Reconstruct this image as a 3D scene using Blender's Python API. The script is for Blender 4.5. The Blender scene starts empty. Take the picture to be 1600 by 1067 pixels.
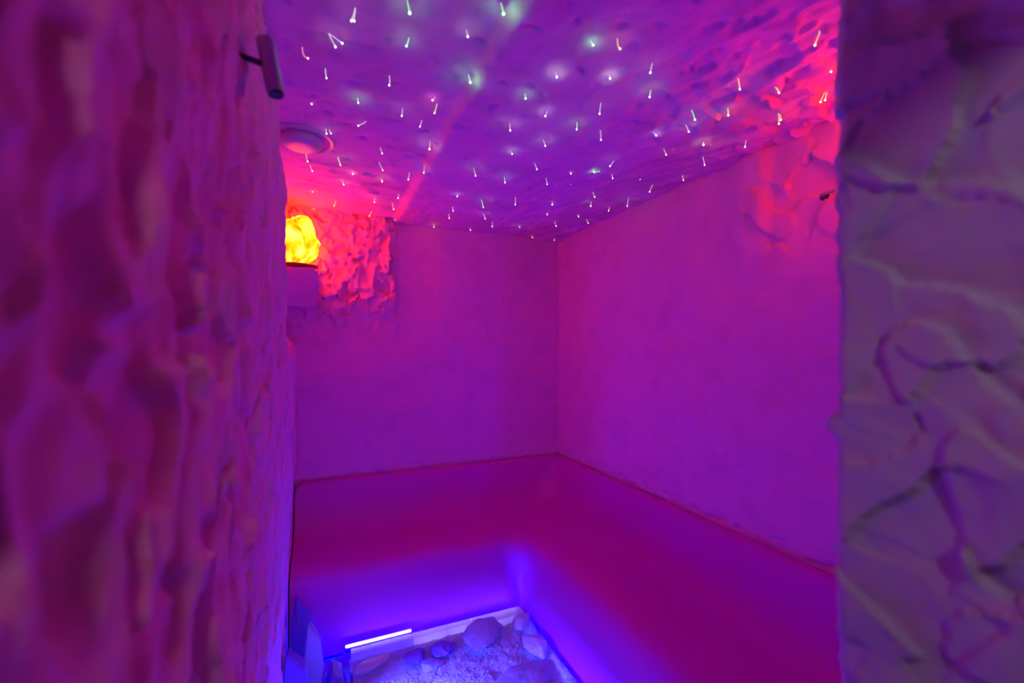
import bpy, math, random
from mathutils import Vector, noise
random.seed(7)
C = bpy.context.scene
COL = C.collection

# ------------------------------------------------------------ camera, view, world
cam_data = bpy.data.cameras.new('camera')
cam = bpy.data.objects.new('camera', cam_data); COL.objects.link(cam)
cam.location = (0, 0, 1.475)
cam.rotation_euler = (math.radians(90), 0, math.radians(-23.5))
cam_data.sensor_width = 36; cam_data.lens = 690 / 1600 * 36
cam_data.shift_y = 11.5 / 1600
cam_data.clip_start = 0.01
cam_data.dof.use_dof = True; cam_data.dof.focus_distance = 2.3; cam_data.dof.aperture_fstop = 1.9
C.camera = cam
C.view_settings.view_transform = 'Standard'; C.view_settings.look = 'None'
C.view_settings.exposure = -0.15; C.view_settings.gamma = 1.0; C.view_settings.use_curve_mapping = False
w = bpy.data.worlds.new('world'); C.world = w; w.use_nodes = True
w.node_tree.nodes['Background'].inputs[0].default_value = (0.02, 0.01, 0.03, 1)
w.node_tree.nodes['Background'].inputs[1].default_value = 0.15
C.cycles.max_bounces = 8; C.cycles.diffuse_bounces = 5
C.cycles.sample_clamp_indirect = 6

LED = (0.42, 0.36, 1.0)             # the bare white strip
BLUE = (0.0, 0.0, 1.0)             # the blue strips
LED_POWER = 24                       # exposed strip
LED_CHANNEL = 185
LED_LEFT = 75                       # strip along the left edge of the bed                    # strips down in the channel along the bench foot
BED_FILL = 85.0                      # watts of the area light added to brighten the bed
LED_TILE = 28                        # strip under the pale tiles
LAMP_POWER = 54.0                    # crystal lamps
STAR_W = 0.0085                      # one unit of fibre glow

def lamp_light(name, kind, loc, energy, color, radius=0.05, rot=(0, 0, 0), size=None):
    l = bpy.data.lights.new(name, kind); l.energy = energy; l.color = color
    if kind == 'AREA':
        l.shape = 'RECTANGLE'; l.size, l.size_y = size
    else:
        l.shadow_soft_size = radius
    o = bpy.data.objects.new(name, l); COL.objects.link(o); o.location = loc; o.rotation_euler = rot
    return o
# the white lamp of the anteroom behind the camera, shining in under the door head
lamp_light('anteroom_lamp', 'POINT', (-0.03, -0.92, 2.235), 17, (1.0, 0.84, 0.94), 0.07)

# ------------------------------------------------------------ materials
def newmat(name):
    m = bpy.data.materials.new(name); m.use_nodes = True
    nt = m.node_tree; b = nt.nodes['Principled BSDF']
    return m, nt, b
def N(nt, typ, **kw):
    n = nt.nodes.new(typ)
    for k, v in kw.items():
        setattr(n, k, v)
    return n
def plaster(name, base, dark, scale=60, bump=0.5, dist=0.004, stretch=(1, 1, 1), rough=0.85):
    m, nt, b = newmat(name)
    tc = N(nt, 'ShaderNodeTexCoord'); mp = N(nt, 'ShaderNodeMapping'); mp.inputs['Scale'].default_value = stretch
    nt.links.new(tc.outputs['Object'], mp.inputs[0])
    n1 = N(nt, 'ShaderNodeTexNoise'); n1.inputs['Scale'].default_value = scale; n1.inputs['Detail'].default_value = 8; n1.inputs['Roughness'].default_value = 0.65
    n2 = N(nt, 'ShaderNodeTexNoise'); n2.inputs['Scale'].default_value = scale / 7; n2.inputs['Detail'].default_value = 6
    n3 = N(nt, 'ShaderNodeTexNoise'); n3.inputs['Scale'].default_value = scale / 2.2; n3.inputs['Detail'].default_value = 4
    for n in (n1, n2, n3): nt.links.new(mp.outputs[0], n.inputs['Vector'])
    cr = N(nt, 'ShaderNodeValToRGB'); cr.color_ramp.elements[0].position = 0.30; cr.color_ramp.elements[1].position = 0.5
    cr.color_ramp.elements[0].color = (*dark, 1); cr.color_ramp.elements[1].color = (*base, 1)
    nt.links.new(n2.outputs['Fac'], cr.inputs[0]); nt.links.new(cr.outputs[0], b.inputs['Base Color'])
    ad = N(nt, 'ShaderNodeMath', operation='ADD'); nt.links.new(n1.outputs['Fac'], ad.inputs[0]); nt.links.new(n3.outputs['Fac'], ad.inputs[1])
    bp = N(nt, 'ShaderNodeBump'); bp.inputs['Strength'].default_value = bump; bp.inputs['Distance'].default_value = dist
    nt.links.new(ad.outputs[0], bp.inputs['Height']); nt.links.new(bp.outputs[0], b.inputs['Normal'])
    b.inputs['Roughness'].default_value = rough; b.inputs['Specular IOR Level'].default_value = 0.2
    return m
def plain(name, col, rough=0.5, metal=0.0, spec=0.5):
    m, nt, b = newmat(name)
    b.inputs['Base Color'].default_value = (*col, 1); b.inputs['Roughness'].default_value = rough
    b.inputs['Metallic'].default_value = metal; b.inputs['Specular IOR Level'].default_value = spec
    return m
def glow(name, col, strength):
    m = bpy.data.materials.new(name); m.use_nodes = True; nt = m.node_tree
    nt.nodes.clear(); e = N(nt, 'ShaderNodeEmission'); o = N(nt, 'ShaderNodeOutputMaterial')
    e.inputs[0].default_value = (*col, 1); e.inputs[1].default_value = strength
    nt.links.new(e.outputs[0], o.inputs[0]); return m
def salt(name, col, scale=40, trans=0.35, bump=0.4, dk=0.75):
    m = plaster(name, col, tuple(x * dk for x in col), scale, bump, 0.004, rough=0.45)
    nt = m.node_tree; b = nt.nodes['Principled BSDF']; out = nt.nodes['Material Output']
    t = N(nt, 'ShaderNodeBsdfTranslucent'); t.inputs[0].default_value = (*col, 1)
    mx = N(nt, 'ShaderNodeMixShader'); mx.inputs[0].default_value = trans
    nt.links.new(b.outputs[0], mx.inputs[1]); nt.links.new(t.outputs[0], mx.inputs[2]); nt.links.new(mx.outputs[0], out.inputs[0])
    return m
M = {}
SALT = (0.80, 0.25, 0.61)
M['wall'] = plaster('salt_plaster', SALT, (0.75, 0.22, 0.56), 55, 0.35, 0.004)
M['ceil'] = plaster('salt_plaster_ceiling', SALT, (0.68, 0.20, 0.50), 45, 0.45, 0.005)
M['jamb'] = plaster('trowelled_plaster', (0.50, 0.46, 0.60), (0.45, 0.41, 0.54), 30, 0.25, 0.003)
M['left'] = plaster('flaky_salt_plaster', SALT, (0.62, 0.30, 0.50), 50, 0.6, 0.005)
M['bench'] = plain('bench_coating', (0.60, 0.02, 0.48), 0.5, 0, 0.3)
M['bed'] = salt('salt_bed', (0.64, 0.64, 0.98), 160, 0.25, 1.0)
M['grit'] = salt('salt_grit', (0.70, 0.68, 0.98), 420, 0.45, 0.2, 0.18)
M['rock'] = salt('white_salt_rock', (0.84, 0.86, 0.98), 30, 0.45, 0.5)
M['tile'] = salt('pale_salt_tile', (0.88, 0.82, 0.95), 40, 0.6, 0.3)
M['murky'] = salt('violet_salt_rock', (0.66, 0.64, 0.98), 25, 0.5, 0.8)
M['blue_lit_rock'] = salt('blue_lit_salt_rock', (0.32, 0.14, 0.85), 25, 0.3, 0.7)  # same salt, with dim blue light put into its colour
M['steel'] = plain('brushed_metal', (0.45, 0.40, 0.40), 0.35, 0.9)
M['dark'] = plain('dark_metal', (0.03, 0.02, 0.03), 0.5, 0.4)
M['vent'] = plain('vent_plastic', (0.55, 0.32, 0.5), 0.4)
M['dish'] = plain('dark_lamp_dish', (0.20, 0.03, 0.02), 0.5)
M['threshold'] = plaster('threshold_stone', (0.5, 0.38, 0.5), (0.4, 0.3, 0.4), 30, 0.3, 0.003)
M['led'] = glow('led_strip_light', LED, LED_POWER)
M['led_deep'] = glow('led_channel_light', BLUE, LED_CHANNEL)
M['led_left'] = glow('led_left_light', (0.05, 0.02, 1.0), LED_LEFT)
M['led_tile'] = glow('led_tile_light', LED, LED_TILE)
M['tip_w'] = glow('fibre_tip_white', (1.0, 0.95, 1.0), 5)
M['tip_g'] = glow('fibre_tip_green', (0.55, 1.0, 0.55), 5)
M['tip_p'] = glow('fibre_tip_pink', (1.0, 0.55, 0.75), 3)
M['tip_y'] = glow('fibre_tip_amber', (1.0, 0.9, 0.5), 4)
M['str_w'] = glow('fibre_strand_white', (0.8, 0.65, 0.85), 1.1)
M['str_g'] = glow('fibre_strand_green', (0.25, 1.0, 0.25), 1.6)
M['str_p'] = glow('fibre_strand_pink', (1.0, 0.25, 0.5), 1.4)
M['str_y'] = glow('fibre_strand_amber', (1.0, 0.8, 0.3), 1.2)
def lamp_mat():
    m = bpy.data.materials.new('glowing_salt_crystal'); m.use_nodes = True; nt = m.node_tree; nt.nodes.clear()
    o = N(nt, 'ShaderNodeOutputMaterial'); e = N(nt, 'ShaderNodeEmission'); tc = N(nt, 'ShaderNodeTexCoord')
    v = N(nt, 'ShaderNodeTexNoise'); v.inputs['Scale'].default_value = 11; v.inputs['Detail'].default_value = 5; v.inputs['Distortion'].default_value = 1.2
    nt.links.new(tc.outputs['Object'], v.inputs['Vector'])
    cr = N(nt, 'ShaderNodeValToRGB'); el = cr.color_ramp.elements
    el[0].position = 0.30; el[0].color = (0.10, 0.0035, 0.0, 1)
    el[1].position = 0.66; el[1].color = (1.0, 0.080, 0.006, 1)
    x = el.new(0.5); x.color = (0.45, 0.020, 0.0003, 1)
    nt.links.new(v.outputs['Fac'], cr.inputs[0]); nt.links.new(cr.outputs[0], e.inputs[0]); e.inputs[1].default_value = LAMP_POWER
    nt.links.new(e.outputs[0], o.inputs[0]); return m
M['crystal'] = lamp_mat()

# ------------------------------------------------------------ helpers
def obj(name, verts, faces, mat, parent=None, smooth=True, sharp=None):
    me = bpy.data.meshes.new(name); me.from_pydata([tuple(v) for v in verts], [], faces); me.update()
    if smooth:
        me.polygons.foreach_set('use_smooth', [True] * len(me.polygons))
        if sharp: me.set_sharp_from_angle(angle=math.radians(sharp))
    me.materials.append(M[mat] if isinstance(mat, str) else mat)
    o = bpy.data.objects.new(name, me); COL.objects.link(o)
    if parent: o.parent = parent
    return o
def tag(o, label, cat, group=None, kind=None):
    o['label'] = label; o['category'] = cat
    if group: o['group'] = group
    if kind: o['kind'] = kind
    return o
def structure(o, label):
    o['kind'] = 'structure'; o['label'] = label; o['category'] = 'room'; return o
def empty(name, loc=(0, 0, 0)):
    o = bpy.data.objects.new(name, None); COL.objects.link(o); o.location = loc; o.empty_display_size = 0.05; return o
def fbm(x, y, z, o=4):
    return noise.fractal(Vector((x, y, z)), 1.0, 2.0, o)
def sstep(a, b, x):
    t = min(1, max(0, (x - a) / (b - a))); return t * t * (3 - 2 * t)
def shingle(u, v, f, seed, warp=0.5, tilt=1.0, ridge=0.0, rw=0.05):
    """overlapping trowelled patches: every cell a tilted plate, with a raised lip on its borders"""
    wu = noise.noise(Vector((u * f * 0.9, v * f * 0.9, seed + 5))) * warp
    wv = noise.noise(Vector((u * f * 0.9 + 31, v * f * 0.9, seed + 9))) * warp
    p = Vector((u * f + wu, v * f + wv, seed))
    d, pts = noise.voronoi(p)
    c = pts[0]; r1 = noise.cell(c * 7.31 + Vector((3.3, 1.7, 0.2))); r2 = noise.cell(c * 5.17 + Vector((0.7, 8.1, 2.2)))
    a = r1 * 6.283
    h = (r2 - 0.5) + tilt * ((p.x - c.x) * math.cos(a) + (p.y - c.y) * math.sin(a))
    e = d[1] - d[0]
    if ridge: h += ridge * math.exp(-e / rw)
    return h
def slab(name, us, vs, pos, mat, back):
    """a rough-faced wall: a displaced grid closed towards its back by the vector BACK"""
    nu, nv = len(us), len(vs); V = []; Fc = []
    for u in us:
        for v in vs: V.append(pos(u, v))
    for i in range(nu - 1):
        for j in range(nv - 1):
            a = i * nv + j; Fc.append((a, a + 1, a + nv + 1, a + nv))
    ring = [i * nv for i in range(nu)] + [(nu - 1) * nv + j for j in range(1, nv)] + [i * nv + nv - 1 for i in range(nu - 2, -1, -1)] + [j for j in range(nv - 2, 0, -1)]
    k = len(V); bk = Vector(back)
    for r in ring: V.append(Vector(V[r]) + bk)
    n = len(ring)
    for i in range(n):
        j = (i + 1) % n; Fc.append((ring[i], ring[j], k + j, k + i))
    Fc.append(tuple(range(k + n - 1, k - 1, -1)))
    o = obj(name, V, Fc, mat, sharp=75)
    import bmesh
    bm = bmesh.new(); bm.from_mesh(o.data); bmesh.ops.recalc_face_normals(bm, faces=bm.faces); bm.to_mesh(o.data); bm.free()
    return o
def lin(a, b, step):
    n = max(2, int(round((b - a) / step)) + 1); return [a + (b - a) * i / (n - 1) for i in range(n)]
def box(name, a, b, mat, parent=None, jit=0.0, bev=0.004, seed=0):
    import bmesh
    bm = bmesh.new(); bmesh.ops.create_cube(bm, size=1)
    for v in bm.verts:
        v.co = Vector([(a[i] + b[i]) / 2 + v.co[i] * (b[i] - a[i]) for i in range(3)])
        if jit: v.co += Vector(noise.noise_vector(v.co * 31 + Vector((seed, 0, 0)))) * jit
    bmesh.ops.bevel(bm, geom=list(bm.edges), offset=bev, segments=2, affect='EDGES')
    if jit:
        bmesh.ops.subdivide_edges(bm, edges=[e for e in bm.edges if e.calc_length() > 0.02], cuts=4, use_grid_fill=True)
        for v in bm.verts: v.co += Vector(noise.noise_vector(v.co * 45 + Vector((seed, 3, 1)))) * jit * 0.5
    me = bpy.data.meshes.new(name); bm.to_mesh(me); bm.free()
    me.polygons.foreach_set('use_smooth', [True] * len(me.polygons)); me.set_sharp_from_angle(angle=math.radians(35))
    me.materials.append(M[mat]); o = bpy.data.objects.new(name, me); COL.objects.link(o)
    if parent: o.parent = parent
    return o
def tube(pts, rad, seg=10, caps=True):
    V = []; Fc = []; pts = [Vector(p) for p in pts]; n = len(pts)
    rr = rad if isinstance(rad, (list, tuple)) else [rad] * n
    for i, p in enumerate(pts):
        d = (pts[min(i + 1, n - 1)] - pts[max(i - 1, 0)]).normalized()
        a = d.orthogonal().normalized(); b = d.cross(a)
        if i and a.dot(pa) < 0: a, b = -a, -b
        if i: a = (pa - d * pa.dot(d)).normalized(); b = d.cross(a)
        pa = a
        for k in range(seg):
            t = 2 * math.pi * k / seg; V.append(p + (a * math.cos(t) + b * math.sin(t)) * rr[i])
    for i in range(n - 1):
        for k in range(seg):
            q = (k + 1) % seg; Fc.append((i * seg + k, i * seg + q, (i + 1) * seg + q, (i + 1) * seg + k))
    if caps:
        Fc.append(tuple(range(seg - 1, -1, -1))); Fc.append(tuple((n - 1) * seg + k for k in range(seg)))
    return V, Fc
def lathe(profile, seg=40, tf=lambda p: p):
    V = []; Fc = []; n = len(profile)
    for r, z in profile:
        for k in range(seg):
            t = 2 * math.pi * k / seg; V.append(tf(Vector((r * math.cos(t), r * math.sin(t), z))))
    for i in range(n - 1):
        for k in range(seg):
            q = (k + 1) % seg; Fc.append((i * seg + k, i * seg + q, (i + 1) * seg + q, (i + 1) * seg + k))
    Fc.append(tuple(range(seg - 1, -1, -1))); Fc.append(tuple((n - 1) * seg + k for k in range(seg)))
    return V, Fc

# ------------------------------------------------------------ the room shell
CEIL = 2.29; YB = 2.845; XR = 1.608; XL = -0.118

def seam_x(y):
    return 0.425 + 0.012 * noise.noise(Vector((y * 5, 2, 2)))
def ceil_z(x, y):
    z = CEIL
    z -= 0.024 * sstep(-0.022, 0.022, x - seam_x(y))                       # the panel right of the seam hangs lower
    z += 0.007 * fbm(x * 3.5, y * 3.5, 1.0, 4) + 0.004 * fbm(x * 12, y * 12, 15.0, 3)
    z += 0.007 * sstep(0.42, 0.66, fbm(x * 15, y * 22, 25.0, 3))          # small pits
    right = sstep(0.7, 1.35, x)
    z += right * 0.016 * fbm(x * 16 + y * 5, y * 4.5 - x * 3, 4.0, 4)       # long trowel furrows
    z += right * sstep(1.6, 0.9, y) * 0.014 * shingle(x, y, 15, 3.0, 1.0, 0.6, 0.2)
    back = sstep(1.85, 2.5, y) * sstep(0.46, 0.38, x)
    z += back * 0.013 * fbm(x * 6, y * 22, 7.0, 5)                          # ragged rows by the crystal lamp
    return z
ceiling = slab('ceiling', lin(-0.45, 1.75, 0.0085), lin(-0.1, 3.0, 0.0085), lambda x, y: Vector((x, y, ceil_z(x, y))), 'ceil', (0, 0, 0.15))
structure(ceiling, 'low rough salt plaster ceiling studded with fibre lights')

def back_y(x, z):
    y = YB + 0.010 * fbm(x * 2.2, z * 2.2, 11, 3) + 0.0018 * fbm(x * 20, z * 14, 4, 3)
    edge = 0.437 + 0.012 * fbm(z * 9, 1, 5, 3)
    up = sstep(1.50, 1.78, z + 0.06 * noise.noise(Vector((x * 7, z * 7, 3))))
    lump = sstep(edge + 0.018, edge - 0.018, x) * up
    y -= 0.045 * lump
    y -= lump * (0.020 * shingle(x * 1.5, z, 15, 6.0, 0.9, 0.5, 0.25) + 0.014 * fbm(x * 16, z * 9, 8, 4))
    y -= 0.0022 * shingle(x, z, 7, 2.0, 0.6, 0.5, 0.0) * (1 - lump) * sstep(0.75, 1.0, z)
    y += 0.014 * sstep(0.15, 0.4, fbm(x * 12, z * 26, 37, 3)) * sstep(0.66, 0.70, z) * sstep(0.765, 0.725, z)
    k = sstep(0.716, 0.704, z); y = y * (1 - k) + (YB + 0.003) * k
    return y
wb = slab('wall_back', lin(-0.45, 1.75, 0.009), lin(-0.1, 2.38, 0.009), lambda x, z: Vector((x, back_y(x, z), z)), 'wall', (0, 0.15, 0))
structure(wb, 'back wall of violet salt plaster, orange and craggy at its upper left')

def right_x(y, z):
    x = XR + 0.010 * fbm(y * 2.0, z * 2.0, 21, 3) + 0.0018 * fbm(y * 20, z * 14, 6, 3)
    hi = sstep(1.75, 2.0, z + 0.05 * noise.noise(Vector((y * 8, z * 5, 1))))
    x -= 0.030 * hi * sstep(1.17, 1.21, y + 0.012 * fbm(z * 9, 0, 2, 2)) * sstep(1.42, 1.28, y)
    x -= 0.010 * sstep(1.5, 1.54, y + 0.02 * fbm(z * 5, 0, 6, 2)) * sstep(1.74, 1.6, y) * sstep(1.55, 1.75, z)
    x -= (0.0022 + 0.012 * hi * sstep(1.4, 1.1, y)) * shingle(y, z, 8, 2.5, 0.7, 0.5, 0.1) * sstep(0.75, 1.0, z)
    x += 0.016 * sstep(0.05, 0.35, fbm(y * 13, z * 26, 31, 3)) * sstep(0.66, 0.70, z) * sstep(0.775, 0.73, z)   # crumbled edge above the bench
    k = sstep(0.716, 0.704, z); x = x * (1 - k) + (XR + 0.003) * k          # plain render behind the bench
    return x
wr = slab('wall_right', lin(0.2, 3.0, 0.009), lin(-0.1, 2.38, 0.009), lambda y, z: Vector((right_x(y, z), y, z)), 'wall', (0.15, 0, 0))
structure(wr, 'right wall of violet salt plaster behind the bench')

def left_x(y, z):
    x = XL
    x -= 0.11 * sstep(1.45, 1.65, z) * sstep(1.88, 2.22, y + 0.05 * noise.noise(Vector((z * 4, 3, 3))))
    x -= 0.10 * sstep(1.62, 1.80, y) * sstep(2.10, 2.2, z)
    x -= 0.020 * sstep(0.9, 0.3, z)
    x -= 0.20 * sstep(-0.05, -0.25, y)
    k = 0.45 + 0.55 * sstep(1.7, 0.35, y)
    x += k * (0.013 * shingle(y * 1.1, z * 0.75, 12, 7.0, 1.1, 0.5, 0.12) + 0.016 * fbm(y * 8, z * 4.0, 3.0, 4) + 0.0075 * fbm(y * 26, z * 13, 9.0, 4) - 0.02 * sstep(0.28, 0.6, fbm(y * 11, z * 5.5, 17.0, 3)))
    q = sstep(0.80, 0.72, z) * sstep(2.22, 2.29, y); x = x * (1 - q) - 0.137 * q
    return x
ys = [-0.7 + 0.02 * i for i in range(30)] + [-0.1 + 0.005 * i for i in range(180)] + lin(0.8, 2.3, 0.009) + lin(2.32, 3.0, 0.02)
wl = slab('wall_left', ys, lin(-0.1, 2.42, 0.009), lambda y, z: Vector((left_x(y, z), y, z)), 'left', (-0.25, 0, 0))
structure(wl, 'flaking salt plastered wall close by on the left')

XJ = 0.62; YJ = 0.365
def jamb_p(y, z):
    h = 0.0055 * shingle(y, z, 11, 4.0, 0.6, 1.1, 0.25, 0.05) + 0.004 * shingle(y, z, 6.0, 9.0, 0.9, 0.9, 0.2, 0.04) + 0.002 * fbm(y * 30, z * 30, 2, 3)
    h += 0.004 * sstep(0.25, 0.6, fbm(y * 7, z * 5, 13, 3))
    t = max(0, (y - (YJ - 0.016)) / 0.016)
    x = XJ - h + 0.010 * t * t
    e = sstep(YJ - 0.05, YJ, y)
    lip = max(0, noise.noise(Vector((z * 9, 2, 8))) + 0.6 * noise.noise(Vector((z * 31, 2, 8)))) * sstep(1.9, 1.7, z)
    return Vector((x - 0.004 * lip * e, y + 0.022 * lip * e, z))
wf = slab('wall_front', lin(-0.1, YJ, 0.004), lin(-0.1, 2.3, 0.0045), jamb_p, 'jamb', (1.13, 0, 0))
structure(wf, 'pale trowelled plaster door jamb close by on the right')
hd = box('trim_1', (-0.30, -0.15, 1.909), (0.75, -0.105, 2.45), 'threshold'); structure(hd, 'door head above the entrance')

# ------------------------------------------------------------ floor: sub-floor, raised salt bed, grit
sf = box('floor', (-0.45, -0.75, -0.16), (1.75, 3.0, -0.075), 'threshold'); structure(sf, 'floor under the salt bed')
def bed_z(x, y):
    return 0.020 * sstep(0.98, 1.02, x) + sstep(2.26, 2.12, y) * 0.010 * fbm(x * 9, y * 9, 5, 3) + 0.003 * fbm(x * 60, y * 60, 6, 2)
BX0, BX1, BY1 = 0.13, 1.030, 2.230
def bed_pos(x, y):
    xx = x + (0.018 * fbm(y * 14, 0, 3, 3) if x < BX0 + 0.001 else 0)
    return Vector((xx, y, bed_z(x, y)))
bed = slab('salt_bed', lin(BX0, BX1, 0.008), lin(0.40, BY1, 0.008), bed_pos, 'bed', (0, 0, -0.074))
tag(bed, 'glittering violet salt bed at the bottom, framed by the glowing bench foot', 'salt floor', kind='structure')
V = []; Fc = []
rg = random.Random(3)
for i in range(12000):
    x = rg.uniform(BX0 + 0.01, BX1 - 0.004); y = rg.uniform(1.35, BY1 - 0.004)
    s = rg.uniform(0.0018, 0.0042) * (1 + (rg.random() < 0.04))
    z = bed_z(x, y) + s * 0.3; k = len(V)
    ax = Vector((rg.uniform(-1, 1), rg.uniform(-1, 1), rg.uniform(-1, 1))).normalized(); bx = ax.orthogonal().normalized(); cx = ax.cross(bx)
    c = Vector((x, y, z))
    V += [c + ax * s, c - ax * s, c + bx * s * 0.8, c - bx * s * 0.8, c + cx * s * 0.7, c - cx * s * 0.7]
    for a, b2, d in ((0, 2, 4), (0, 4, 3), (0, 3, 5), (0, 5, 2), (1, 4, 2), (1, 3, 4), (1, 5, 3), (1, 2, 5)): Fc.append((k + a, k + b2, k + d))
gr = obj('salt_grit', V, Fc, 'grit', smooth=False)
tag(gr, 'loose violet salt grit covering the floor bed', 'salt grit', kind='stuff')

# ------------------------------------------------------------ the moulded L-shaped bench
PROF = {'backrest': [(0.0, 0.702), (0.014, 0.706), (0.03, 0.702), (0.045, 0.688), (0.062, 0.64), (0.085, 0.56), (0.115, 0.487), (0.15, 0.444), (0.19, 0.424)],
        'seat': [(0.19, 0.424), (0.26, 0.414), (0.35, 0.412), (0.42, 0.410), (0.47, 0.398), (0.505, 0.374)],
        'front_panel': [(0.505, 0.374), (0.527, 0.335), (0.540, 0.28), (0.547, 0.20), (0.550, 0.10), (0.550, 0.0), (0.550, -0.073)]}
ALL = PROF['backrest'] + PROF['seat'][1:] + PROF['front_panel'][1:]
def cr(P, sub):
    out = []; n = len(P)
    for i in range(n - 1):
        p0 = P[max(i - 1, 0)]; p1 = P[i]; p2 = P[i + 1]; p3 = P[min(i + 2, n - 1)]
        for k in range(sub):
            t = k / sub
            out.append(tuple(0.5 * (2 * p1[c] + (p2[c] - p0[c]) * t + (2 * p0[c] - 5 * p1[c] + 4 * p2[c] - p3[c]) * t * t + (3 * p1[c] - p0[c] - 3 * p2[c] + p3[c]) * t ** 3) for c in (0, 1)))
    out.append(P[-1]); return out
FULL = cr(ALL, 5)
cut = {'backrest': (0, 40), 'seat': (40, 65), 'front_panel': (65, 95)}
BENCH_X0 = -0.131; BENCH_Y0 = 0.44
def path(s, z):
    r = 0.02 + 0.13 * sstep(0.05, 0.40, z) * (1 - 0.75 * sstep(0.5, 0.7, z))
    cx, cy = XR - s, YB - s
    P = []
    xs = [BENCH_X0 + 0.06 * (1 - math.cos(math.pi / 2 * i / 8)) for i in range(9)]
    xs += [BENCH_X0 + 0.06 + (cx - r - BENCH_X0 - 0.06) * i / 24 for i in range(1, 25)]
    for x in xs:
        zz = z
        d = x - BENCH_X0; R = 0.06
        if d < R: zz = min(z, 0.706 - (R - math.sqrt(max(0, R * R - (R - d) ** 2))))
        P.append((x, cy, zz))
    for i in range(1, 10):
        a = math.pi / 2 * i / 10
        P.append((cx - r + r * math.sin(a), cy - r + r * math.cos(a), z))
    for i in range(25):
        P.append((cx, cy - r + (BENCH_Y0 - cy + r) * i / 24, z))
    return [Vector(p) for p in P]
bench = empty('corner_bench', (0.7, 2.5, 0.0))
tag(bench, 'smooth moulded L-shaped bench, crimson, glowing blue along its foot', 'bench')
for nm, (a, b) in cut.items():
    prof = FULL[a:b + 1]
    if nm == 'backrest': close = [(0.17, 0.385), (0.02, 0.385), (0.0, 0.40)]
    elif nm == 'seat': close = [(0.47, 0.33), (0.19, 0.384)]
    else: close = [(0.51, -0.073), (0.49, 0.31)]
    loop = prof + close; V = []; Fc = []; n = len(loop); L = None
    for s, z in loop:
        P = path(s, z); L = len(P); V += [p - Vector((0.7, 2.5, 0)) for p in P]
    for i in range(n):
        j = (i + 1) % n
        for k in range(L - 1): Fc.append((i * L + k, i * L + k + 1, j * L + k + 1, j * L + k))
    Fc.append(tuple(i * L for i in range(n))); Fc.append(tuple(i * L + L - 1 for i in range(n - 1, -1, -1)))
    o = obj(nm, V, Fc, 'bench', bench, sharp=40)
    import bmesh
    bm = bmesh.new(); bm.from_mesh(o.data); bmesh.ops.recalc_face_normals(bm, faces=bm.faces); bm.to_mesh(o.data); bm.free()

# ------------------------------------------------------------ LED strips
def strip(a, b, z0, z1, mat, label, plate=None):
    t = empty('led_strip', ((a[0] + b[0]) / 2, (a[1] + b[1]) / 2, z0)); c = t.location.copy()
    tag(t, label, 'light strip')
    lo = (min(a[0], b[0]), min(a[1], b[1])); hi = (max(a[0], b[0]), max(a[1], b[1]))
    p = box('profile', (lo[0] - c.x, lo[1] - c.y, -0.002), (hi[0] - c.x, hi[1] - c.y, 0.003), 'steel', t, bev=0.0008)
    d = box('diffuser', (lo[0] - c.x + 0.001, lo[1] - c.y + 0.001, 0.0035), (hi[0] - c.x - 0.001, hi[1] - c.y - 0.001, z1 - z0), mat, t, bev=0.001)
    d['label'] = 'glowing diffuser'
    if plate: box('light_shield', (lo[0] - c.x, hi[1] - c.y + 0.0005, -0.004), (hi[0] - c.x, hi[1] - c.y + 0.0020, plate - z0), 'steel', t, bev=0.0004)  # added shield, keeps the white strip's light off the bench front
    return t
strip((0.112, 2.253), (0.425, 2.261), 0.040, 0.050, 'led', 'bare glowing white strip along the rear edge of the salt bed', 0.053)
strip((0.430, 2.253), (1.0, 2.261), 0.006, 0.022, 'led_tile', 'white strip light glowing through the pale tiles from behind', 0.029)
strip((0.112, 2.268), (0.96, 2.281), 0.004, 0.016, 'led_deep', 'blue strip light hidden behind the pale tiles at the rear bench foot')
strip((1.034, 1.00), (1.047, 2.17), -0.026, -0.014, 'led_deep', 'blue strip light sunk at the foot of the right bench leg')
strip((-0.10, 2.282), (0.10, 2.292), -0.010, 0.002, 'led_deep', 'blue strip light hidden behind the salt rocks stacked on the left')
wash = strip((0.095, 1.10), (0.108, 1.86), 0.120, 0.132, 'led_left', 'violet strip light along the left edge of the salt bed')
wl_ = lamp_light('bed_fill', 'AREA', (0.022, 0, 0.004), BED_FILL, (0.075, 0.085, 1.0), rot=(0, math.radians(-40), 0), size=(0.012, 0.74))  # extra light added beside the strip to brighten the salt bed
wl_.data.spread = math.radians(110); wl_.parent = wash

# ------------------------------------------------------------ pale salt tiles along the rear edge
tiles = [(0.135, 0.425, 'leftmost, under the bare white strip'), (0.426, 0.602, 'second from left, just past the white strip'), (0.603, 0.735, 'third from left, beside the large salt chunk'), (0.738, 1.022, 'rightmost and widest, in the bench corner')]
for i, (x0, x1, lab) in enumerate(tiles):
    wid = 0.042 + 0.03 * (i == 3)
    o = box('salt_tile', (x0, 2.250 - wid, -0.010), (x1, 2.250, 0.038), 'tile', None, 0.002, 0.002, i * 3)
    tag(o, 'pale salt tile edging the floor bed, ' + lab, 'salt tile', 'pale salt tiles along the bed edge')

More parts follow.
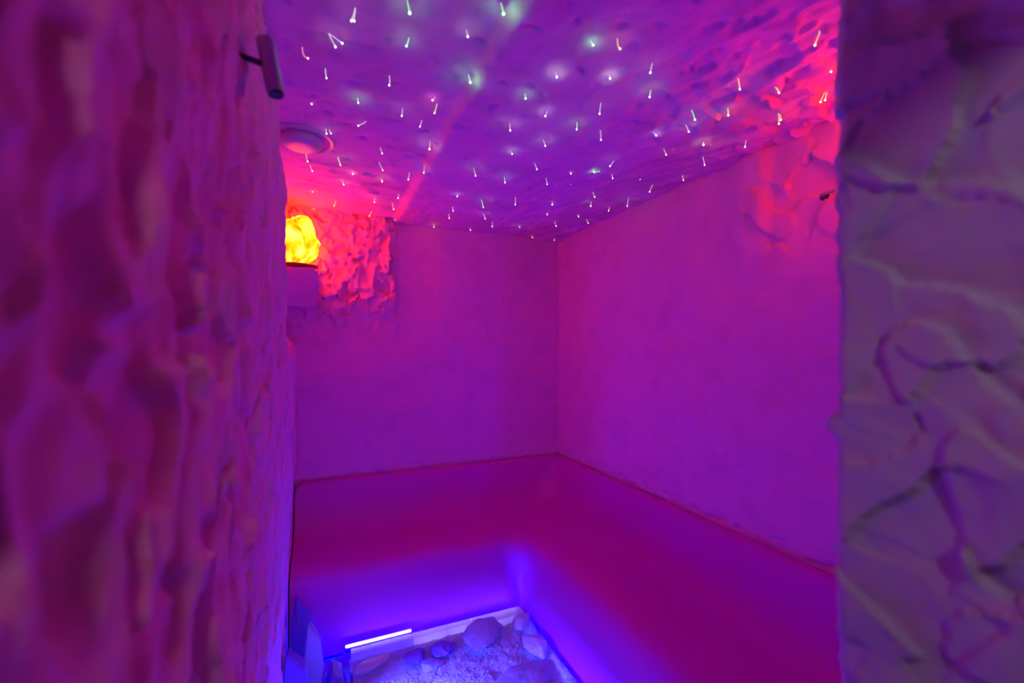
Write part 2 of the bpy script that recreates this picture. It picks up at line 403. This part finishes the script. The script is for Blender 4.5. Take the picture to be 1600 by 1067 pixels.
# ------------------------------------------------------------ salt rocks
def rock(c, size, mat, seed, label, name='salt_rock', rough=0.22, flat=0.0, group=None, rz=0.0):
    import bmesh
    bm = bmesh.new(); bmesh.ops.create_icosphere(bm, subdivisions=4, radius=1)
    rd = random.Random(seed); planes = []
    for k in range(17):
        n = Vector((rd.gauss(0, 1), rd.gauss(0, 1), rd.gauss(0, 0.8))).normalized(); planes.append((n, rd.uniform(0.55, 0.9)))
    for v in bm.verts:
        d = v.co.normalized(); r = 1.0
        for n, h in planes:
            q = d.dot(n)
            if q > 0.05: r = min(r, h / q)
        r *= 1 + rough * 0.5 * fbm(d.x * 3 + seed, d.y * 3, d.z * 3, 5)
        p = d * r; x = p.x * size[0] / 2 / 0.75; y = p.y * size[1] / 2 / 0.75; z = p.z * size[2] / 2 / 0.75
        v.co = Vector((x * math.cos(rz) - y * math.sin(rz), x * math.sin(rz) + y * math.cos(rz), z))
    zmin = min(v.co.z for v in bm.verts)
    for v in bm.verts: v.co.z -= zmin
    me = bpy.data.meshes.new(name); bm.to_mesh(me); bm.free()
    me.polygons.foreach_set('use_smooth', [True] * len(me.polygons)); me.set_sharp_from_angle(angle=math.radians(28))
    me.materials.append(M[mat]); o = bpy.data.objects.new(name, me); COL.objects.link(o); o.location = c
    return tag(o, label, 'rock', group)
def block(c, size, mat, seed, label, group=None):
    o = box('salt_rock', (-size[0] / 2, -size[1] / 2, 0), (size[0] / 2, size[1] / 2, size[2]), mat, None, 0.022, 0.010, seed)
    for v in o.data.vertices:                                            # tapers upward, foot flat on the floor
        t = max(0, v.co.z / size[2]); v.co.z *= 1 - 0.22 * t * (v.co.x / size[0] + 0.5); v.co.x *= 1 - 0.4 * t * t; v.co.y *= 1 - 0.3 * t * t; v.co.z = max(0, v.co.z)
    o.location = c; return tag(o, label, 'rock', group)
def bz(x, y, d=0.006): return bed_z(x, y) - d
G = 'salt rocks lying in the floor bed'
rock((0.748, 2.105, bz(0.748, 2.105)), (0.21, 0.15, 0.075), 'murky', 4, 'large murky violet salt chunk half sunk beside the pale tiles', group=G, rz=0.4)
rock((0.985, 2.135, bz(0.985, 2.135)), (0.115, 0.075, 0.05), 'rock', 9, 'small bright white salt chunk in the corner of the bed', group=G, rz=0.5)
rock((0.968, 1.935, bz(0.968, 1.935)), (0.10, 0.17, 0.045), 'rock', 14, 'white salt chunk by the right edge of the bed', group=G, rz=-0.15)
rock((0.79, 1.76, bz(0.79, 1.76, 0.012)), (0.30, 0.17, 0.035), 'murky', 22, 'flat violet salt slab at the front of the bed', group=G, rz=0.25)
rock((0.22, 2.135, bz(0.22, 2.135)), (0.14, 0.07, 0.04), 'rock', 31, 'glaring white salt lump at the left end of the bed', group=G, rz=0.5)
rock((0.415, 2.09, bz(0.415, 2.09)), (0.10, 0.09, 0.045), 'blue_lit_rock', 37, 'dark violet lump on the grit, left of the paler lump', group=G)
rock((0.545, 2.085, bz(0.545, 2.085)), (0.11, 0.09, 0.05), 'blue_lit_rock', 41, 'dark rounded lump on the grit in front of the pale tiles', group=G)
rock((0.47, 2.03, bz(0.47, 2.03)), (0.10, 0.07, 0.03), 'murky', 43, 'low violet lump between and before the two dark ones', group=G)
G2 = 'salt rocks stacked by the left wall'
block((-0.066, 2.21, -0.075), (0.115, 0.075, 0.43), 'blue_lit_rock', 53, 'tall dark blue salt rock standing between left wall and bench end', group=G2)
block((-0.09, 1.98, -0.075), (0.115, 0.11, 0.35), 'blue_lit_rock', 57, 'reddish salt rock standing foremost against the left wall', group=G2)
block((-0.022, 2.105, -0.075), (0.068, 0.09, 0.37), 'murky', 61, 'slim upright salt rock with a bright blue right edge', group=G2)
block((0.067, 2.13, -0.075), (0.085, 0.15, 0.135), 'blue_lit_rock', 67, 'low blue salt rock beside the left end of the bed', group=G2)

# ------------------------------------------------------------ crystal lamps on plaster ledges
def crystal_lamp(c, seed, label, size):
    t = empty('salt_lamp', c); tag(t, label, 'lamp')
    V, Fc = lathe([(0.0, 0.0), (0.085, 0.0), (0.115, 0.012), (0.118, 0.02), (0.11, 0.022), (0.08, 0.012), (0.0, 0.010)], 36)
    V = [Vector((v.x * size[0] / 0.24, v.y * size[1] / 0.24, v.z)) for v in V]
    d = obj('dish', V, Fc, 'dish', t, sharp=40); d['label'] = 'dark shallow dish under the crystal'
    import bmesh
    bm = bmesh.new(); bmesh.ops.create_icosphere(bm, subdivisions=4, radius=1)
    rd = random.Random(seed)
    planes = [(Vector((rd.gauss(0, 1), rd.gauss(0, 1), rd.gauss(0, 0.6))).normalized(), rd.uniform(0.72, 0.95)) for _ in range(14)]
    for v in bm.verts:
        d3 = v.co.normalized(); r = 1.0
        for n, h in planes:
            q = d3.dot(n)
            if q > 0.05: r = min(r, h / q)
        r *= 1 + 0.10 * fbm(d3.x * 3 + seed, d3.y * 3, d3.z * 3, 4)
        f = 1.0 - 0.16 * sstep(-0.2, 0.9, d3.z)
        v.co = Vector((d3.x * r * f * size[0] / 2 / 0.85, d3.y * r * f * size[1] / 2 / 0.85, d3.z * r * size[2] / 2 / 0.85))
    zm = min(v.co.z for v in bm.verts)
    for v in bm.verts: v.co.z += 0.012 - zm
    me = bpy.data.meshes.new('crystal'); bm.to_mesh(me); bm.free()
    me.polygons.foreach_set('use_smooth', [True] * len(me.polygons)); me.materials.append(M['crystal'])
    o = bpy.data.objects.new('crystal', me); COL.objects.link(o); o.parent = t; o['label'] = 'glowing yellow salt crystal'
    return t
def ledge(a, b, label, seed):
    o = box('wall_ledge', a, b, 'wall', None, 0.014, 0.012, seed)
    for v in o.data.vertices:                                            # underside slopes back into the wall
        t = max(0, min(1, (v.co.z - a[2]) / (b[2] - a[2]))); v.co.y = b[1] - (b[1] - v.co.y) * (0.45 + 0.55 * t)
    return tag(o, label, 'ledge')
ledge((-0.30, 2.56, 1.71), (-0.008, 2.86, 1.905), 'plaster ledge under the glowing lamp in the left rear corner', 2)
crystal_lamp((-0.118, 2.67, 1.909), 5, 'glowing yellow and orange salt crystal lamp in the left rear corner', (0.225, 0.19, 0.245))
ledge((1.36, 0.42, 1.82), (1.64, 0.72, 1.97), 'plaster ledge on the right wall hidden behind the door jamb', 4)
crystal_lamp((1.45, 0.59, 1.974), 8, 'glowing salt crystal lamp behind the door jamb on the right', (0.155, 0.15, 0.18))

# ------------------------------------------------------------ air vent in the ceiling
t = empty('air_vent', (-0.066, 1.90, ceil_z(-0.066, 1.90))); tag(t, 'round air vent with a hanging disc in the ceiling by the left wall', 'vent')
V, Fc = lathe([(0.118, 0.012), (0.122, -0.004), (0.116, -0.010), (0.106, -0.008), (0.098, 0.0), (0.096, 0.012)], 56); obj('flange', V, Fc[:-2], 'vent', t, sharp=50)
tilt = math.radians(-2)
def tf(p): return Vector((p.x, p.y * math.cos(tilt) - p.z * math.sin(tilt), p.y * math.sin(tilt) + p.z * math.cos(tilt)))
V, Fc = lathe([(0.070, 0.006), (0.076, -0.006), (0.077, -0.016), (0.072, -0.026), (0.060, -0.033), (0.046, -0.036), (0.03, -0.037), (0.004, -0.037)], 56, tf); obj('disc', V, Fc, 'vent', t, sharp=50)
V, Fc = tube([(0, 0, 0.03), (0, 0, -0.02)], 0.010); obj('spindle', V, Fc, 'dark', t, sharp=50)

# ------------------------------------------------------------ small fittings
yf, zf = 0.86, 1.965
xw = left_x(yf, zf)
t = empty('wall_fitting', (xw, yf, zf)); tag(t, 'small metal cylinder on a short pin sticking out of the left wall', 'metal fitting')
V, Fc = tube([(-0.03, -0.004, 0.004), (0.045, 0.0, -0.006)], 0.005, 14); p = obj('pin', V, Fc, 'dark', t, sharp=50); p['label'] = 'thin dark pin'
V, Fc = tube([(0.037, 0.002, 0.040), (0.0375, 0.002, 0.039), (0.053, 0.004, -0.046), (0.0535, 0.004, -0.047)], [0.0125, 0.0145, 0.0145, 0.013], 28); obj('barrel', V, Fc, 'steel', t, sharp=50)
V, Fc = tube([(0.0535, 0.004, -0.0471), (0.0543, 0.004, -0.052)], 0.012, 28); p = obj('cap', V, Fc, 'dark', t, sharp=50); p['label'] = 'dark end cap'
ys_, zs_ = 0.80, 1.925
V, Fc = tube([(left_x(ys_, zs_) - 0.01, ys_, zs_), (left_x(ys_, zs_) + 0.004, ys_, zs_)], [0.0045, 0.0038], 14)
o = obj('wall_screw', V, Fc, 'dark', sharp=50); tag(o, 'tiny dark screw head in the left wall below the pin', 'screw')
yk, zk = 0.985, 2.01; xk = right_x(yk, zk)
t = empty('wall_hook', (xk, yk, zk)); tag(t, 'short dark hook on the right wall beside the door jamb edge', 'hook')
V, Fc = tube([(0.02, 0, 0), (-0.018, 0.0, 0.0), (-0.030, -0.006, 0.0), (-0.034, -0.02, 0.0), (-0.034, -0.05, 0.0)], 0.005, 12); obj('rod', V, Fc, 'steel', t, sharp=50)
V, Fc = tube([(0.004, 0, 0), (-0.006, 0, 0)], 0.014, 20); p = obj('rosette', V, Fc, 'dark', t, sharp=50); p['label'] = 'dark round rosette'

# ------------------------------------------------------------ fibre-optic star lights
ZONES = ["in the ceiling's front left part", 'level with the round vent', 'just beyond the round vent', 'in the orange glow above the lamp', 'beside the ceiling seam', 'nearest the back wall', "in the ceiling's middle", 'close above the back corner', "farther back in the ceiling's middle", "right of the ceiling's middle", "along the ceiling's right side", 'on the red-lit ceiling corner']
COLN = {'w': 'white-tipped', 'g': 'green-glowing', 'p': 'pink-tipped', 'y': 'amber'}
GLOWC = {'w': (0.40, 1.0, 0.40), 'g': (0.08, 1.0, 0.12), 'p': (1.0, 0.4, 0.6), 'y': (1.0, 0.8, 0.3)}
FIB = [
(-0.044,1.324,0.0143,-0.0062,-0.0295,"p",0,"curved","leftmost",0),
(0.014,1.397,0.0034,-0.0015,-0.0280,"w",0,"thin","second from left",0),
(0.020,1.235,0.0167,-0.0073,-0.0347,"w",2,"long","third from left",0),
(0.021,1.235,0.0318,-0.0138,-0.0248,"w",0,"slanting","fourth from left",0),
(0.077,1.115,-0.0084,0.0037,-0.0305,"w",1,"double","fifth from left",0),
(0.189,1.351,0.0000,-0.0000,-0.0286,"w",0,"straight","sixth from left",0),
(0.214,1.169,-0.0062,0.0027,-0.0218,"g",3,"short","seventh from left",0),
(0.187,1.044,0.0055,-0.0024,-0.0299,"g",7,"bright","rightmost",0),
(-0.029,1.610,0.0039,-0.0017,-0.0042,"w",0,"tiny","leftmost",1),
(0.020,1.769,0.0022,-0.0009,-0.0189,"w",1,"short","second from left",1),
(0.031,1.774,0.0065,-0.0028,-0.0143,"w",0,"tiny","third from left",1),
(0.112,1.512,0.0019,-0.0008,-0.0166,"g",3,"short","fourth from left",1),
(0.150,1.647,-0.0251,0.0109,-0.0159,"w",0,"sideways","fifth from left",1),
(0.256,1.519,-0.0020,0.0009,-0.0260,"w",1,"straight","rightmost",1),
(-0.054,2.021,0.0073,-0.0032,-0.0345,"w",0,"straight","leftmost",2),
(-0.042,2.162,0.0105,-0.0045,-0.0285,"w",0,"slanting","second from left",2),
(0.070,2.020,0.0100,-0.0043,-0.0354,"g",2,"slanting","third from left",2),
(0.139,2.170,0.0000,-0.0000,-0.0089,"w",1,"tiny","fourth from left",2),
(0.225,1.862,0.0072,-0.0031,-0.0234,"w",0,"short","fifth from left",2),
(0.269,2.180,0.0028,-0.0012,-0.0153,"y",2,"stubby","sixth from left",2),
(0.238,2.018,0.0155,-0.0067,-0.0367,"w",0,"long","seventh from left",2),
(0.379,2.057,-0.0054,0.0024,-0.0354,"w",0,"straight","rightmost",2),
(-0.036,2.498,0.0000,-0.0000,-0.0099,"y",1,"tiny","leftmost",3),
(-0.037,2.816,0.0034,-0.0015,-0.0037,"y",0,"tiny","second from left",3),
(0.080,2.597,-0.0096,0.0042,-0.0315,"y",0,"slanting","third from left",3),
(0.106,2.846,0.0106,-0.0046,-0.0154,"y",0,"short","fourth from left",3),
(0.097,2.298,0.0086,-0.0037,-0.0249,"w",1,"slanting","fifth from left",3),
(0.279,2.705,-0.0138,0.0060,-0.0300,"y",0,"slanting","sixth from left",3),
(0.270,2.492,0.0000,-0.0000,-0.0243,"w",1,"straight","seventh from left",3),
(0.372,2.540,0.0066,-0.0029,-0.0359,"w",0,"straight","eighth from left",3),
(0.423,2.807,0.0036,-0.0016,-0.0040,"y",0,"tiny","ninth from left",3),
(0.378,2.359,-0.0031,0.0013,-0.0201,"w",0,"short","rightmost",3),
(0.335,1.582,-0.0063,0.0027,-0.0230,"w",0,"thin","leftmost",4),
(0.398,1.725,-0.0023,0.0010,-0.0328,"w",3,"stout","second from left",4),
(0.341,1.408,-0.0076,0.0033,-0.0103,"p",1,"stubby","third from left",4),
(0.358,1.450,-0.0078,0.0034,-0.0320,"y",1,"long","fourth from left",4),
(0.343,1.080,0.0030,-0.0013,-0.0180,"w",2,"short","fifth from left",4),
(0.406,1.260,0.0053,-0.0023,-0.0248,"g",9,"bright","sixth from left",4),
(0.392,0.967,0.0055,-0.0024,-0.0257,"g",12,"bright","seventh from left",4),
(0.606,1.415,0.0020,-0.0009,-0.0268,"w",3,"straight","rightmost",4),
(0.422,1.939,-0.0026,0.0011,-0.0310,"w",1,"straight","leftmost",5),
(0.663,2.768,0.0000,-0.0000,-0.0203,"y",1,"short","second from left",5),
(0.692,2.523,0.0034,-0.0015,-0.0263,"w",0,"straight","third from left",5),
(0.677,2.390,0.0033,-0.0014,-0.0214,"w",0,"short","fourth from left",5),
(0.643,2.173,-0.0030,0.0013,-0.0130,"w",1,"short","fifth from left",5),
(0.895,2.747,0.0038,-0.0017,-0.0167,"w",0,"short","sixth from left",5),
(0.614,1.831,0.0077,-0.0033,-0.0363,"w",2,"long","seventh from left",5),
(0.786,2.216,0.0094,-0.0041,-0.0408,"g",2,"long","eighth from left",5),
(0.870,2.420,0.0102,-0.0044,-0.0297,"w",1,"slanting","ninth from left",5),
(0.982,2.568,0.0000,-0.0000,-0.0318,"w",0,"straight","tenth from left",5),
(0.778,1.877,0.0027,-0.0012,-0.0265,"g",2,"straight","eleventh from left",5),
(0.939,2.117,0.0000,-0.0000,-0.0403,"w",0,"long","twelfth from left",5),
(1.164,2.565,0.0037,-0.0016,-0.0082,"w",1,"tiny","rightmost",5),
(0.694,1.614,0.0070,-0.0030,-0.0153,"w",2,"short","leftmost",6),
(0.583,1.240,0.0018,-0.0008,-0.0159,"g",3,"short","second from left",6),
(0.693,1.300,-0.0059,0.0025,-0.0170,"w",2,"short","third from left",6),
(0.773,1.481,0.0066,-0.0029,-0.0241,"w",3,"slanting","fourth from left",6),
(0.616,1.109,0.0050,-0.0022,-0.0165,"w",3,"short","fifth from left",6),
(0.825,1.329,0.0000,-0.0000,-0.0247,"g",3,"straight","rightmost",6),
(1.354,2.778,0.0082,-0.0036,-0.0134,"w",0,"short","leftmost",7),
(1.202,2.262,0.0034,-0.0015,-0.0111,"w",0,"tiny","second from left",7),
(1.136,2.074,0.0000,-0.0000,-0.0137,"w",0,"stubby","third from left",7),
(1.528,2.760,0.0000,-0.0000,-0.0137,"w",0,"tiny","fourth from left",7),
(1.323,2.390,0.0108,-0.0047,-0.0315,"w",0,"slanting","fifth from left",7),
(1.377,2.212,0.0069,-0.0030,-0.0149,"w",0,"short","sixth from left",7),
(1.511,2.323,0.0109,-0.0047,-0.0238,"w",0,"slanting","seventh from left",7),
(1.327,1.991,-0.0031,0.0014,-0.0239,"w",1,"stubby","eighth from left",7),
(1.258,1.875,0.0089,-0.0039,-0.0258,"w",0,"slanting","ninth from left",7),
(1.482,2.040,-0.0065,0.0028,-0.0214,"w",0,"slanting","tenth from left",7),
(1.490,1.888,-0.0062,0.0027,-0.0438,"w",2,"long","rightmost",7),
(0.833,1.678,0.0099,-0.0043,-0.0271,"w",0,"slanting","leftmost",8),
(0.960,1.814,0.0054,-0.0024,-0.0297,"w",0,"thin","second from left",8),
(1.019,1.700,0.0052,-0.0023,-0.0085,"w",0,"short","third from left",8),
(1.109,1.845,0.0170,-0.0074,0.0062,"w",0,"sideways","fourth from left",8),
(1.144,1.646,-0.0314,0.0136,-0.0085,"g",3,"coiled","fifth from left",8),
(1.119,1.513,-0.0146,0.0064,-0.0213,"w",1,"slanting","sixth from left",8),
(1.211,1.656,0.0053,-0.0023,-0.0203,"w",0,"short","seventh from left",8),
(1.381,1.665,0.0000,-0.0000,-0.0030,"p",0,"tiny","eighth from left",8),
(1.487,1.700,-0.0143,0.0062,-0.0343,"w",0,"slanting","rightmost",8),
(0.641,0.965,0.0061,-0.0026,-0.0099,"g",4,"short","leftmost",9),
(0.828,1.188,-0.0038,0.0016,-0.0350,"w",1,"long","second from left",9),
(0.933,1.342,0.0021,-0.0009,-0.0348,"w",0,"long","third from left",9),
(0.764,1.057,0.0034,-0.0015,-0.0111,"w",3,"short","fourth from left",9),
(0.699,0.930,0.0060,-0.0026,-0.0262,"y",1,"curved","fifth from left",9),
(0.920,1.060,-0.0036,0.0015,-0.0214,"g",3,"straight","sixth from left",9),
(0.840,0.962,-0.0049,0.0021,-0.0265,"w",1,"long","seventh from left",9),
(1.120,1.276,0.0086,-0.0037,-0.0117,"w",1,"short","eighth from left",9),
(1.254,1.371,0.0093,-0.0041,-0.0229,"w",0,"slanting","rightmost",9),
(1.511,1.534,0.0053,-0.0023,-0.0233,"w",0,"short","leftmost",10),
(1.172,1.174,0.0103,-0.0045,-0.0246,"w",2,"slanting","second from left",10),
(1.119,1.094,0.0096,-0.0042,-0.0315,"g",1,"slanting","third from left",10),
(1.345,1.260,0.0022,-0.0010,-0.0147,"w",2,"stubby","fourth from left",10),
(1.438,1.348,0.0072,-0.0031,-0.0341,"w",0,"long","rightmost",10),
(1.214,1.036,0.0019,-0.0008,-0.0249,"g",2,"straight","leftmost",11),
(1.121,0.921,0.0052,-0.0022,-0.0318,"y",1,"long","second from left",11),
(1.457,1.161,-0.0044,0.0019,-0.0239,"w",0,"straight","third from left",11),
(1.227,0.882,0.0104,-0.0045,-0.0169,"y",0,"slanting","fourth from left",11),
(1.394,0.991,0.0019,-0.0008,-0.0340,"y",1,"long","fifth from left",11),
(1.402,0.992,0.0039,-0.0017,-0.0192,"y",0,"short","sixth from left",11),
(1.140,0.703,-0.0102,0.0044,-0.0287,"y",0,"long","seventh from left",11),
(1.415,0.856,-0.0126,0.0055,-0.0293,"y",0,"slanting","eighth from left",11),
(1.426,0.855,-0.0072,0.0031,-0.0274,"y",0,"slanting","ninth from left",11),
(1.289,0.767,0.0032,-0.0014,-0.0035,"w",0,"tiny","rightmost",11),
]
def strand_points(d, shape):
    d = Vector(d); n = 7; P = []
    side = Vector((d.y, -d.x, 0)); side = side.normalized() if side.length > 1e-5 else Vector((1, 0, 0))
    for i in range(n):
        t = i / (n - 1); p = d * t
        if shape == 'curved': p = Vector((d.x * t ** 2.2, d.y * t ** 2.2, d.z * (1 - (1 - t) ** 1.6)))
        elif shape == 'sideways': p = Vector((d.x * t, d.y * t, d.z * t ** 0.7 ))
        elif shape == 'coiled': p = d * t + Vector((0.006 * math.sin(t * 9), 0.006 * math.cos(t * 9), -0.006 * math.sin(t * 3.1)))
        else: p += side * 0.0015 * math.sin(t * 3.1)
        P.append(p)
    return P
def bead(c, r):
    V, Fc = lathe([(r * math.sin(math.pi * i / 7) + 1e-5, -r * math.cos(math.pi * i / 7)) for i in range(8)], 10)
    return [v + Vector(c) for v in V], Fc
for (x, y, dx, dy, dz, k, g, shape, order, zi) in FIB:
    z = ceil_z(x, y)
    t = empty('fibre_light', (x, y, z))
    tag(t, '%s %s fibre light, %s %s' % (shape, COLN[k], order, ZONES[zi]), 'fibre light', 'fibre-optic star lights in the ceiling')
    P = strand_points((dx, dy, dz), shape)
    V, Fc = tube([Vector((0, 0, 0.012))] + P, [0.0011] + [0.0010 + 0.0005 * i / 6 for i in range(7)], 6)
    obj('strand', V, Fc, 'str_' + k, t)
    r = 0.0024 if shape not in ('tiny', 'thin') else 0.0019
    if shape in ('bright', 'stout', 'stubby'): r = 0.0032
    V, Fc = bead(P[-1], r); obj('tip', V, Fc, 'tip_' + k, t)
    if shape == 'double':
        V, Fc = tube([Vector((0, 0, 0.012))] + [p + Vector((0.005, -0.002, 0)) * (i / 6) for i, p in enumerate(P)], 0.0012, 6); obj('strand', V, Fc, 'str_' + k, t)
        V, Fc = bead(P[-1] + Vector((0.006, -0.002, 0)), r); obj('tip', V, Fc, 'tip_' + k, t)
    if g:
        l = lamp_light('fibre_glow', 'POINT', P[-1] + Vector((0, 0, -0.006)), STAR_W * g, GLOWC[k], 0.002); l.parent = t
